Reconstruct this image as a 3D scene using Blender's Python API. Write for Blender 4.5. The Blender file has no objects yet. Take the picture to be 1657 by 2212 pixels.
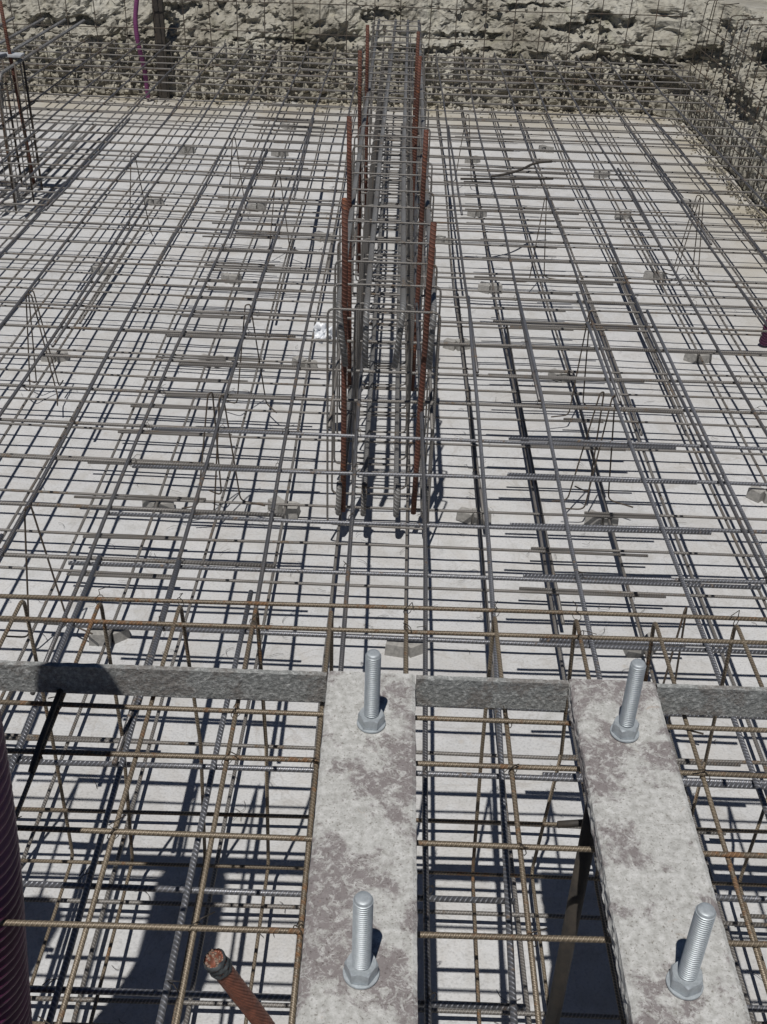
import bpy, math, random
import numpy as np
from mathutils import Vector, Matrix, noise
random.seed(7)
S = bpy.context.scene
C = S.collection
PI = math.pi

# ------------------------------------------------------------------ camera
P_, R_ = math.radians(32.75), math.radians(2.0)
cam_d = bpy.data.cameras.new('camera')
cam = bpy.data.objects.new('camera', cam_d)
C.objects.link(cam)
S.camera = cam
cam_d.sensor_fit = 'VERTICAL'
cam_d.sensor_height = 24.0
cam_d.lens = 24.0 * 2341.0 / 2212.0
cam_d.clip_end = 500
cam_d.clip_start = 0.02
fw = Vector((0, math.cos(P_), -math.sin(P_)))
up = Vector((0, math.sin(P_), math.cos(P_)))
cx = Vector((1, 0, 0)) * math.cos(R_) + up * math.sin(R_)
cy = Vector((-1, 0, 0)) * math.sin(R_) + up * math.cos(R_)
m = Matrix((cx, cy, -fw)).transposed().to_4x4()
m.translation = Vector((0, 0, 2.75))
cam.matrix_world = m
S.render.resolution_x = 767
S.render.resolution_y = 1024

# ------------------------------------------------------------------ light
SX, SY = 0.095, 0.385                      # shadow travel per metre of height
sun_dir = Vector((SX, SY, -1)).normalized()
elev = math.asin(-sun_dir.z)
azim = math.atan2(-SX, -SY)               # direction towards the sun, from +Y clockwise
W = bpy.data.worlds.new('World')
S.world = W
W.use_nodes = True
nt = W.node_tree
nt.nodes.clear()
sky = nt.nodes.new('ShaderNodeTexSky')
sky.sky_type = 'NISHITA'
sky.sun_disc = False
sky.sun_elevation = elev
sky.sun_rotation = azim
sky.altitude = 1500
sky.air_density = 0.7
sky.dust_density = 0.0
sky.ozone_density = 2.0
bg = nt.nodes.new('ShaderNodeBackground')
bg.inputs['Strength'].default_value = 0.05
wo = nt.nodes.new('ShaderNodeOutputWorld')
nt.links.new(sky.outputs[0], bg.inputs[0])
nt.links.new(bg.outputs[0], wo.inputs[0])
sun_d = bpy.data.lights.new('sun', 'SUN')
sun_d.energy = 5.0
sun_d.angle = math.radians(0.5)
sun_d.color = (1.0, 0.965, 0.91)
sun = bpy.data.objects.new('sun', sun_d)
C.objects.link(sun)
sun.rotation_euler = sun_dir.to_track_quat('-Z', 'Y').to_euler()
sun.location = (-3, -5, 12)
S.view_settings.view_transform = 'Standard'
S.view_settings.look = 'None'
S.view_settings.gamma = 1.0
S.view_settings.exposure = -0.50

# ------------------------------------------------------------------ materials
def new_mat(name):
    mt = bpy.data.materials.new(name)
    mt.use_nodes = True
    t = mt.node_tree
    t.nodes.clear()
    out = t.nodes.new('ShaderNodeOutputMaterial')
    b = t.nodes.new('ShaderNodeBsdfPrincipled')
    t.links.new(b.outputs[0], out.inputs[0])
    return mt, t, b

def N(t, kind, **kw):
    n = t.nodes.new(kind)
    for k, v in kw.items():
        if k in n.inputs.keys():
            n.inputs[k].default_value = v
        else:
            setattr(n, k, v)
    return n

def ramp(t, src, stops):
    r = t.nodes.new('ShaderNodeValToRGB')
    t.links.new(src, r.inputs[0])
    e = r.color_ramp.elements
    while len(e) < len(stops):
        e.new(0.5)
    for i, (p, c) in enumerate(stops):
        e[i].position = p
        e[i].color = (c[0], c[1], c[2], 1) if not isinstance(c, (int, float)) else (c, c, c, 1)
    return r

def mixc(t, fac, a, b, mode='MIX'):
    mx = t.nodes.new('ShaderNodeMix')
    mx.data_type = 'RGBA'
    mx.blend_type = mode
    if isinstance(fac, (int, float)):
        mx.inputs[0].default_value = fac
    else:
        t.links.new(fac, mx.inputs[0])
    for s, v in ((6, a), (7, b)):
        if isinstance(v, tuple):
            mx.inputs[s].default_value = (v[0], v[1], v[2], 1)
        else:
            t.links.new(v, mx.inputs[s])
    return mx.outputs[2]

def wcoord(t):
    return t.nodes.new('ShaderNodeNewGeometry').outputs['Position']

def rebar_mat(name, base, alt, rust, rust_amt, metal, rough, pitch=0.010, ribs=1.0, dist=0.0011):
    """ribbed bar: UV.x runs along the bar in metres, UV.y once round it"""
    mt, t, b = new_mat(name)
    L = t.links.new
    pos = wcoord(t)
    n1 = N(t, 'ShaderNodeTexNoise', Scale=5.0, Detail=4.0)
    L(pos, n1.inputs['Vector'])
    n2 = N(t, 'ShaderNodeTexNoise', Scale=60.0, Detail=5.0)
    L(pos, n2.inputs['Vector'])
    f1 = ramp(t, n1.outputs[0], [(0.35, 0.0), (0.65, 1.0)])
    c = mixc(t, f1.outputs[0], base, alt)
    add = N(t, 'ShaderNodeMath', operation='ADD')
    L(n1.outputs[0], add.inputs[0])
    L(n2.outputs[0], add.inputs[1])
    f2 = ramp(t, add.outputs[0], [(1.12 - rust_amt, 0.0), (1.3 - rust_amt, 1.0)])
    f2.color_ramp.elements[0].position = max(0, min(1, (1.10 - rust_amt) / 1.0))
    half = N(t, 'ShaderNodeMath', operation='MULTIPLY')
    L(add.outputs[0], half.inputs[0])
    half.inputs[1].default_value = 0.5
    f2 = ramp(t, half.outputs[0], [(0.62 - rust_amt * 0.25, 0.0), (0.70 - rust_amt * 0.25, 1.0)])
    c = mixc(t, f2.outputs[0], c, rust)
    basecol = c
    mm = N(t, 'ShaderNodeMath', operation='MULTIPLY_ADD')
    L(f2.outputs[0], mm.inputs[0])
    mm.inputs[1].default_value = -metal * 0.9
    mm.inputs[2].default_value = metal
    L(mm.outputs[0], b.inputs['Metallic'])
    rr = N(t, 'ShaderNodeMath', operation='MULTIPLY_ADD')
    L(f2.outputs[0], rr.inputs[0])
    rr.inputs[1].default_value = 0.85 - rough
    rr.inputs[2].default_value = rough
    L(rr.outputs[0], b.inputs['Roughness'])
    # oblique ribs
    uv = t.nodes.new('ShaderNodeUVMap')
    sep = t.nodes.new('ShaderNodeSeparateXYZ')
    L(uv.outputs[0], sep.inputs[0])
    a = N(t, 'ShaderNodeMath', operation='MULTIPLY')
    L(sep.outputs[0], a.inputs[0])
    a.inputs[1].default_value = 2 * PI / pitch
    bb = N(t, 'ShaderNodeMath', operation='MULTIPLY')
    L(sep.outputs[1], bb.inputs[0])
    bb.inputs[1].default_value = 2 * PI * 2
    s = N(t, 'ShaderNodeMath', operation='ADD')
    L(a.outputs[0], s.inputs[0])
    L(bb.outputs[0], s.inputs[1])
    sn = N(t, 'ShaderNodeMath', operation='SINE')
    L(s.outputs[0], sn.inputs[0])
    rp = ramp(t, sn.outputs[0], [(0.1, 0.0), (0.8, 1.0)])
    rib_tone = ramp(t, rp.outputs[0], [(0.0, (0.62, 0.60, 0.58)), (0.7, (1.06, 1.06, 1.06))])  # lighter on the rib crests, darker in the valleys
    L(mixc(t, 1.0, basecol, rib_tone.outputs[0], 'MULTIPLY'), b.inputs['Base Color'])
    h = N(t, 'ShaderNodeMath', operation='MULTIPLY_ADD')
    L(rp.outputs[0], h.inputs[0])
    h.inputs[1].default_value = ribs
    L(n2.outputs[0], h.inputs[2])
    bp = N(t, 'ShaderNodeBump', Strength=0.9, Distance=dist)
    L(h.outputs[0], bp.inputs['Height'])
    L(bp.outputs[0], b.inputs['Normal'])
    return mt

def concrete_floor():
    mt, t, b = new_mat('blinding_concrete')
    L = t.links.new
    pos = wcoord(t)
    n1 = N(t, 'ShaderNodeTexNoise', Scale=0.7, Detail=5.0)
    n2 = N(t, 'ShaderNodeTexNoise', Scale=9.0, Detail=6.0, Roughness=0.65)
    n3 = N(t, 'ShaderNodeTexNoise', Scale=120.0, Detail=3.0)
    for n in (n1, n2, n3):
        L(pos, n.inputs['Vector'])
    c1 = ramp(t, n1.outputs[0], [(0.3, (0.49, 0.495, 0.505)), (0.7, (0.59, 0.595, 0.605))])
    c2 = ramp(t, n2.outputs[0], [(0.25, (0.80, 0.79, 0.76)), (0.5, (1, 1, 1)), (0.75, (1.0, 0.98, 0.95))])
    c = mixc(t, 1.0, c1.outputs[0], c2.outputs[0], 'MULTIPLY')
    c3 = ramp(t, n3.outputs[0], [(0.3, (0.72, 0.72, 0.72)), (0.5, (1, 1, 1))])
    c = mixc(t, 0.7, c, c3.outputs[0], 'MULTIPLY')
    # the far right corner and the edges carry washed-in soil
    n4 = N(t, 'ShaderNodeTexNoise', Scale=1.6, Detail=5.0)
    L(pos, n4.inputs['Vector'])
    sep = t.nodes.new('ShaderNodeSeparateXYZ')
    L(pos, sep.inputs[0])
    e = N(t, 'ShaderNodeMapRange')
    e.inputs['From Min'].default_value = 10.9
    e.inputs['From Max'].default_value = 12.6
    L(sep.outputs[1], e.inputs['Value'])
    e2 = N(t, 'ShaderNodeMapRange')
    e2.inputs['From Min'].default_value = 2.1
    e2.inputs['From Max'].default_value = 3.1
    L(sep.outputs[0], e2.inputs['Value'])
    mx = N(t, 'ShaderNodeMath', operation='MAXIMUM')
    L(e.outputs[0], mx.inputs[0])
    L(e2.outputs[0], mx.inputs[1])
    ad = N(t, 'ShaderNodeMath', operation='MULTIPLY')
    L(mx.outputs[0], ad.inputs[0])
    sc = ramp(t, n4.outputs[0], [(0.35, 0.3), (0.6, 1.0)])
    L(sc.outputs[0], ad.inputs[1])
    c = mixc(t, ad.outputs[0], c, (0.36, 0.325, 0.25))
    # small rust drips and pale spots
    v = N(t, 'ShaderNodeTexVoronoi', Scale=7.0)
    L(pos, v.inputs['Vector'])
    vr = ramp(t, v.outputs['Distance'], [(0.03, 0.28), (0.10, 0.0)])
    c = mixc(t, vr.outputs[0], c, (0.33, 0.27, 0.2))
    n6 = N(t, 'ShaderNodeTexNoise', Scale=2.6, Detail=7.0, Roughness=0.7, Distortion=1.0)
    L(pos, n6.inputs['Vector'])
    st = ramp(t, n6.outputs[0], [(0.48, 0.0), (0.56, 0.28), (0.66, 0.10)])
    c = mixc(t, st.outputs[0], c, (0.40, 0.375, 0.34))
    n7 = N(t, 'ShaderNodeTexNoise', Scale=1.1, Detail=6.0, Distortion=2.0)
    L(pos, n7.inputs['Vector'])
    ck = ramp(t, n7.outputs[0], [(0.494, 0.0), (0.4985, 0.4), (0.5015, 0.4), (0.506, 0.0)])
    c = mixc(t, ck.outputs[0], c, (0.34, 0.32, 0.30))
    L(c, b.inputs['Base Color'])
    b.inputs['Roughness'].default_value = 0.92
    ad2 = N(t, 'ShaderNodeMath', operation='ADD')
    L(n2.outputs[0], ad2.inputs[0])
    L(n3.outputs[0], ad2.inputs[1])
    bp = N(t, 'ShaderNodeBump', Strength=0.5, Distance=0.006)
    L(ad2.outputs[0], bp.inputs['Height'])
    L(bp.outputs[0], b.inputs['Normal'])
    return mt

def earth_mat(name, dark, mid, light, sc=1.0):
    mt, t, b = new_mat(name)
    L = t.links.new
    pos = wcoord(t)
    n1 = N(t, 'ShaderNodeTexNoise', Scale=1.3 * sc, Detail=6.0, Roughness=0.6)
    n2 = N(t, 'ShaderNodeTexNoise', Scale=14.0 * sc, Detail=8.0, Roughness=0.7)
    n3 = N(t, 'ShaderNodeTexVoronoi', Scale=20.0 * sc)
    for n in (n1, n2, n3):
        L(pos, n.inputs['Vector'])
    c1 = ramp(t, n1.outputs[0], [(0.3, dark), (0.5, mid), (0.7, light)])
    c2 = ramp(t, n2.outputs[0], [(0.30, (0.45, 0.42, 0.38)), (0.5, (1, 1, 1)), (0.7, (1.15, 1.12, 1.05))])
    c = mixc(t, 1.0, c1.outputs[0], c2.outputs[0], 'MULTIPLY')
    n4 = N(t, 'ShaderNodeTexNoise', Scale=3.7, Detail=4.0)
    L(pos, n4.inputs['Vector'])
    g = ramp(t, n4.outputs[0], [(0.60, 0.0), (0.74, 0.35)])
    c = mixc(t, g.outputs[0], c, (0.17, 0.18, 0.09))
    sepz = t.nodes.new('ShaderNodeSeparateXYZ')
    L(pos, sepz.inputs[0])
    tp = N(t, 'ShaderNodeMapRange')
    tp.inputs['From Min'].default_value = 1.165
    tp.inputs['From Max'].default_value = 1.23
    L(sepz.outputs[2], tp.inputs['Value'])
    c = mixc(t, tp.outputs[0], c, (0.46, 0.445, 0.41))
    L(c, b.inputs['Base Color'])
    b.inputs['Roughness'].default_value = 0.95
    ad = N(t, 'ShaderNodeMath', operation='ADD')
    L(n2.outputs[0], ad.inputs[0])
    L(n3.outputs[0], ad.inputs[1])
    bp = N(t, 'ShaderNodeBump', Strength=0.8, Distance=0.02)
    L(ad.outputs[0], bp.inputs['Height'])
    L(bp.outputs[0], b.inputs['Normal'])
    return mt

def crusted_mat(name, stops, bump, scale=1.0, blotch=(0.20, 0.165, 0.16), amt=0.8):
    """steel plate smeared with dried cement slurry"""
    mt, t, b = new_mat(name)
    L = t.links.new
    pos = wcoord(t)
    n1 = N(t, 'ShaderNodeTexNoise', Scale=6.5 * scale, Detail=9.0, Roughness=0.68, Distortion=0.3)
    n2 = N(t, 'ShaderNodeTexNoise', Scale=70.0 * scale, Detail=6.0, Roughness=0.7)
    n3 = N(t, 'ShaderNodeTexNoise', Scale=240.0 * scale, Detail=3.0)
    n5 = N(t, 'ShaderNodeTexNoise', Scale=22.0 * scale, Detail=7.0, Roughness=0.75, Distortion=1.2)
    for n in (n1, n2, n3, n5):
        L(pos, n.inputs['Vector'])
    c1 = ramp(t, n2.outputs[0], stops)
    k = ramp(t, n1.outputs[0], [(0.49, 0.0), (0.545, amt)])
    n6 = N(t, 'ShaderNodeTexNoise', Scale=55.0 * scale, Detail=8.0, Roughness=0.8, Distortion=0.8)
    L(pos, n6.inputs['Vector'])
    k2 = ramp(t, n6.outputs[0], [(0.42, 0.12), (0.50, 1.0)])
    kk = N(t, 'ShaderNodeMath', operation='MULTIPLY')
    L(k.outputs[0], kk.inputs[0])
    L(k2.outputs[0], kk.inputs[1])
    c = mixc(t, kk.outputs[0], c1.outputs[0], blotch)
    sp = ramp(t, n3.outputs[0], [(0.30, (0.42, 0.39, 0.36)), (0.42, (1, 1, 1))])
    c = mixc(t, 0.8, c, sp.outputs[0], 'MULTIPLY')
    r = ramp(t, n5.outputs[0], [(0.64, 0.0), (0.72, 0.55)])
    c = mixc(t, r.outputs[0], c, (0.30, 0.19, 0.12))
    L(c, b.inputs['Base Color'])
    b.inputs['Roughness'].default_value = 0.88
    ad = N(t, 'ShaderNodeMath', operation='ADD')
    L(n2.outputs[0], ad.inputs[0])
    L(n5.outputs[0], ad.inputs[1])
    bp = N(t, 'ShaderNodeBump', Strength=0.9, Distance=bump)
    L(ad.outputs[0], bp.inputs['Height'])
    L(bp.outputs[0], b.inputs['Normal'])
    return mt

def simple_mat(name, col, col2, rough, metal=0.0, scale=30.0, bump=0.001):
    mt, t, b = new_mat(name)
    L = t.links.new
    pos = wcoord(t)
    n = N(t, 'ShaderNodeTexNoise', Scale=scale, Detail=5.0, Roughness=0.65)
    L(pos, n.inputs['Vector'])
    r = ramp(t, n.outputs[0], [(0.35, col), (0.65, col2)])
    L(r.outputs[0], b.inputs['Base Color'])
    b.inputs['Roughness'].default_value = rough
    b.inputs['Metallic'].default_value = metal
    bp = N(t, 'ShaderNodeBump', Strength=0.6, Distance=bump)
    L(n.outputs[0], bp.inputs['Height'])
    L(bp.outputs[0], b.inputs['Normal'])
    return mt

M = {}
M['floor'] = concrete_floor()
M['bank'] = earth_mat('excavated_earth', (0.20, 0.185, 0.15), (0.335, 0.32, 0.275), (0.45, 0.44, 0.395))
M['gravel'] = earth_mat('pale_gravel', (0.42, 0.40, 0.36), (0.5, 0.48, 0.44), (0.56, 0.54, 0.5), 0.6)
M['stone'] = earth_mat('loose_stone', (0.24, 0.215, 0.165), (0.37, 0.345, 0.285), (0.48, 0.455, 0.39), 2.0)
M['steel'] = rebar_mat('mill_scale_rebar', (0.155, 0.16, 0.18), (0.205, 0.20, 0.20), (0.17, 0.12, 0.085), 0.24, 0.55, 0.42)
M['steel_pale'] = rebar_mat('weathered_rebar', (0.26, 0.25, 0.24), (0.20, 0.19, 0.18), (0.19, 0.145, 0.105), 0.24, 0.30, 0.50)
M['steel_brown'] = rebar_mat('brown_rebar', (0.30, 0.25, 0.185), (0.19, 0.155, 0.115), (0.24, 0.135, 0.07), 0.26, 0.30, 0.48, 0.009, 1.4)
M['steel_blue'] = rebar_mat('fresh_grey_rebar', (0.27, 0.28, 0.31), (0.21, 0.22, 0.245), (0.21, 0.16, 0.12), 0.14, 0.5, 0.42, 0.012, 1.2)
M['steel_beam'] = rebar_mat('thick_grey_rebar', (0.30, 0.305, 0.31), (0.22, 0.215, 0.21), (0.20, 0.155, 0.115), 0.2, 0.35, 0.5, 0.018, 2.0, 0.0028)
M['steel_dark'] = rebar_mat('dark_weathered_rebar', (0.12, 0.095, 0.075), (0.09, 0.075, 0.06), (0.16, 0.085, 0.05), 0.2, 0.2, 0.6)
M['rust'] = rebar_mat('rusted_rebar', (0.165, 0.06, 0.038), (0.10, 0.046, 0.034), (0.23, 0.08, 0.036), 0.28, 0.1, 0.75, 0.017, 2.0, 0.002)
M['wire'] = simple_mat('dark_wire', (0.05, 0.045, 0.04), (0.10, 0.08, 0.06), 0.6, 0.5)
M['dark'] = simple_mat('dark_and_shaded_bar', (0.03, 0.027, 0.025), (0.06, 0.05, 0.04), 0.7)  # near-black; on the bent bar this colour stands for shade
M['plate'] = crusted_mat('slurry_covered_plate', [(0.30, (0.31, 0.305, 0.29)), (0.46, (0.42, 0.42, 0.405)), (0.68, (0.58, 0.58, 0.57))], 0.0014, 1.0, (0.175, 0.15, 0.152), 0.85)
M['strip'] = crusted_mat('slurry_splashed_strip', [(0.30, (0.19, 0.195, 0.19)), (0.5, (0.30, 0.31, 0.305)), (0.64, (0.52, 0.53, 0.52))], 0.006, 1.6, (0.17, 0.13, 0.11), 0.45)
M['galv'] = simple_mat('galvanised_steel', (0.36, 0.395, 0.42), (0.46, 0.50, 0.53), 0.5, 0.35, 160.0, 0.0005)
M['block'] = simple_mat('mortar_block', (0.24, 0.235, 0.225), (0.38, 0.37, 0.35), 0.95, 0.0, 60.0, 0.003)
M['plastic'] = simple_mat('white_plastic', (0.72, 0.75, 0.80), (0.85, 0.87, 0.9), 0.35, 0.0, 25.0, 0.004)
M['hose'] = simple_mat('purple_conduit', (0.075, 0.013, 0.05), (0.12, 0.02, 0.08), 0.36, 0.0, 12.0, 0.001)
M['hose_pink'] = simple_mat('magenta_conduit', (0.17, 0.04, 0.13), (0.22, 0.06, 0.17), 0.65, 0.0, 12.0, 0.001)
M['copper'] = simple_mat('tarnished_copper', (0.33, 0.13, 0.085), (0.17, 0.075, 0.055), 0.5, 0.4, 90.0, 0.0004)
M['copper_cut'] = simple_mat('cut_copper', (0.40, 0.28, 0.21), (0.07, 0.04, 0.035), 0.7, 0.2, 420.0, 0.002)
M['rubber'] = simple_mat('black_tape', (0.035, 0.04, 0.045), (0.10, 0.11, 0.115), 0.75, 0.0, 120.0, 0.003)
M['plank'] = simple_mat('silvery_board', (0.42, 0.43, 0.45), (0.62, 0.63, 0.65), 0.5, 0.3, 20.0, 0.001)

# ------------------------------------------------------------------ mesh helpers
def mk(name, verts, faces, mat, parent=None, uvs=None, smooth=True, loc=None):
    me = bpy.data.meshes.new(name)
    me.from_pydata(verts, [], faces)
    if uvs is not None:
        l = me.uv_layers.new(name='UVMap')
        l.data.foreach_set('uv', np.asarray(uvs, dtype=np.float32).ravel())
    if smooth:
        me.polygons.foreach_set('use_smooth', [True] * len(me.polygons))
    me.materials.append(mat)
    me.update()
    o = bpy.data.objects.new(name, me)
    C.objects.link(o)
    if parent is not None:
        o.parent = parent
    if loc is not None:
        o.location = loc
    return o

def tag(o, label=None, cat=None, group=None, kind=None):
    if label:
        o['label'] = label
    if cat:
        o['category'] = cat
    if group:
        o['group'] = group
    if kind:
        o['kind'] = kind
    return o

def thing(name, label, cat, loc=(0, 0, 0), group=None):
    o = bpy.data.objects.new(name, None)
    o.empty_display_size = 0.1
    C.objects.link(o)
    o.location = loc
    return tag(o, label, cat, group)

class Geo:
    """collects tubes, boxes and prisms into one mesh"""
    def __init__(self):
        self.v, self.f, self.uv = [], [], []

    def tube(self, pts, r, sides=8, caps=True, radii=None, u0=0.0):
        pts = [Vector(p) for p in pts]
        n = len(pts)
        base = len(self.v)
        tans = []
        for i in range(n):
            a = pts[max(0, i - 1)]
            b = pts[min(n - 1, i + 1)]
            tans.append((b - a).normalized())
        t0 = tans[0]
        ref = Vector((0, 0, 1)) if abs(t0.z) < 0.9 else Vector((0, 1, 0))
        nrm = (ref - t0 * ref.dot(t0)).normalized()
        u = u0
        us = []
        for i in range(n):
            if i:
                u += (pts[i] - pts[i - 1]).length
                nrm = (nrm - tans[i] * nrm.dot(tans[i])).normalized()
            us.append(u)
            bn = tans[i].cross(nrm)
            rr = radii[i] if radii else r
            for k in range(sides):
                a = 2 * PI * k / sides
                self.v.append(pts[i] + (nrm * math.cos(a) + bn * math.sin(a)) * rr)
        for i in range(n - 1):
            for k in range(sides):
                k2 = (k + 1) % sides
                self.f.append((base + i * sides + k, base + i * sides + k2, base + (i + 1) * sides + k2, base + (i + 1) * sides + k))
                self.uv += [(us[i], k / sides), (us[i], (k + 1) / sides), (us[i + 1], (k + 1) / sides), (us[i + 1], k / sides)]
        if caps:
            self.f.append(tuple(base + k for k in range(sides))[::-1])
            self.uv += [(us[0], 0.5)] * sides
            e = base + (n - 1) * sides
            self.f.append(tuple(e + k for k in range(sides)))
            self.uv += [(us[-1], 0.5)] * sides
        return self

    def poly(self, verts, faces):
        b = len(self.v)
        self.v += [Vector(p) for p in verts]
        for f in faces:
            self.f.append(tuple(b + i for i in f))
            self.uv += [(0, 0)] * len(f)
        return self

    def box(self, x0, x1, y0, y1, z0, z1):
        return self.poly([(x0, y0, z0), (x1, y0, z0), (x1, y1, z0), (x0, y1, z0), (x0, y0, z1), (x1, y0, z1), (x1, y1, z1), (x0, y1, z1)],
                         [(0, 3, 2, 1), (4, 5, 6, 7), (0, 1, 5, 4), (1, 2, 6, 5), (2, 3, 7, 6), (3, 0, 4, 7)])

    def lathe(self, prof, c, sides=32, cap_top=True, cap_bot=True):
        b = len(self.v)
        n = len(prof)
        for (r, z) in prof:
            for k in range(sides):
                a = 2 * PI * k / sides
                self.v.append(Vector((c[0] + r * math.cos(a), c[1] + r * math.sin(a), c[2] + z)))
        for i in range(n - 1):
            for k in range(sides):
                k2 = (k + 1) % sides
                self.f.append((b + i * sides + k, b + i * sides + k2, b + (i + 1) * sides + k2, b + (i + 1) * sides + k))
                self.uv += [(0, 0)] * 4
        if cap_bot:
            self.f.append(tuple(b + k for k in range(sides))[::-1])
            self.uv += [(0, 0)] * sides
        if cap_top:
            self.f.append(tuple(b + (n - 1) * sides + k for k in range(sides)))
            self.uv += [(0, 0)] * sides
        return self

    def build(self, name, mat, parent=None, smooth=True):
        o = mk(name, self.v, self.f, mat, parent, self.uv, smooth)
        return o

def auto_sharp(o, deg=35):
    me = o.data
    try:
        me.set_sharp_from_angle(angle=math.radians(deg))
    except Exception:
        pass
    return o

def fillet(pts, rad, seg=5, closed=False):
    """round the corners of a polyline"""
    pts = [Vector(p) for p in pts]
    n = len(pts)
    out = []
    rng = range(n) if closed else range(1, n - 1)
    if not closed:
        out.append(pts[0])
    for i in rng:
        p, a, b = pts[i], pts[i - 1], pts[(i + 1) % n]
        d1 = (a - p)
        d2 = (b - p)
        l = min(rad, d1.length * 0.45, d2.length * 0.45)
        s = p + d1.normalized() * l
        e = p + d2.normalized() * l
        for k in range(seg + 1):
            t = k / seg
            out.append(s * (1 - t) ** 2 + p * 2 * t * (1 - t) + e * t * t)
    if not closed:
        out.append(pts[-1])
    else:
        out.append(out[0])
    return out

def wavy(a, b, amp=0.004, step=0.55, sag=0.0):
    a, b = Vector(a), Vector(b)
    d = b - a
    n = max(2, int(d.length / step))
    t = d.normalized()
    side = t.cross(Vector((0, 0, 1)))
    if side.length < 0.1:
        side = Vector((1, 0, 0))
    side.normalize()
    up_ = side.cross(t)
    ph = random.random() * 6
    out = []
    for i in range(n + 1):
        k = i / n
        s = amp * (math.sin(ph + k * d.length * 1.3) + 0.6 * (random.random() - 0.5))
        w = amp * 0.5 * math.sin(ph * 2 + k * d.length * 1.9) - sag * abs(math.sin(k * d.length * PI))
        out.append(a + d * k + side * s + up_ * w)
    return out

def bar(name, a, b, r, mat, parent, amp=0.004, sides=8, ends=()):
    pts = wavy(a, b, amp * 1.5)
    if ends:
        pts = pts[:-1] + fillet([pts[-1]] + [Vector(e) for e in ends], 0.05, 5)
    return Geo().tube(pts, r, sides).build(name, mat, parent)

# ------------------------------------------------------------------ the pit
FRONT, BACK, LEFT, RIGHT, RIM = 0.45, 12.72, -5.2, 3.12, 1.15
def floor_sheet():
    nx, ny = 90, 130
    v, f = [], []
    for j in range(ny + 1):
        for i in range(nx + 1):
            x = LEFT - 0.4 + (RIGHT - LEFT + 0.8) * i / nx
            y = FRONT - 0.4 + (BACK - FRONT + 0.9) * j / ny
            z = 0.012 * noise.noise(Vector((x * 0.8, y * 0.8, 3))) + 0.004 * noise.noise(Vector((x * 5, y * 5, 1)))
            v.append((x, y, z))
    for j in range(ny):
        for i in range(nx):
            a = j * (nx + 1) + i
            f.append((a, a + 1, a + nx + 2, a + nx + 1))
    return tag(mk('pit_floor', v, f, M['floor']), kind='structure')
floor_sheet()

CAVES = [(3.12, 10.5, 0.88, 0.9, 0.15, 0.30), (3.12, 8.7, 0.62, 0.5, 0.15, 0.2), (3.12, 12.2, 0.65, 0.5, 0.12, 0.2), (3.12, 7.3, 0.8, 0.5, 0.12, 0.2), (-0.2, 12.72, 0.86, 0.3, 0.05, 0.14), (2.3, 12.72, 0.9, 0.35, 0.07, 0.16),
         (3.12, 9.6, 0.84, 0.75, 0.20, 0.22), (3.12, 11.0, 0.45, 0.5, 0.13, 0.16), (3.12, 8.0, 0.35, 0.45, 0.14, 0.15), (3.12, 10.6, 0.75, 0.3, 0.08, 0.12),
         (1.9, 12.72, 0.82, 0.45, 0.07, 0.14), (0.75, 12.72, 0.70, 0.3, 0.05, 0.12), (-2.5, 12.72, 0.80, 0.25, 0.12, 0.14), (-3.8, 12.72, 0.72, 0.35, 0.06, 0.15), (1.5, 12.72, 0.97, 0.3, 0.05, 0.12),
         (0.4, 12.72, 0.58, 0.5, 0.04, 0.1), (-1.4, 12.72, 0.60, 0.5, 0.03, 0.1), (2.5, 12.72, 0.52, 0.5, 0.06, 0.12), (2.8, 12.72, 0.3, 0.4, 0.1, 0.12)]

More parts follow.
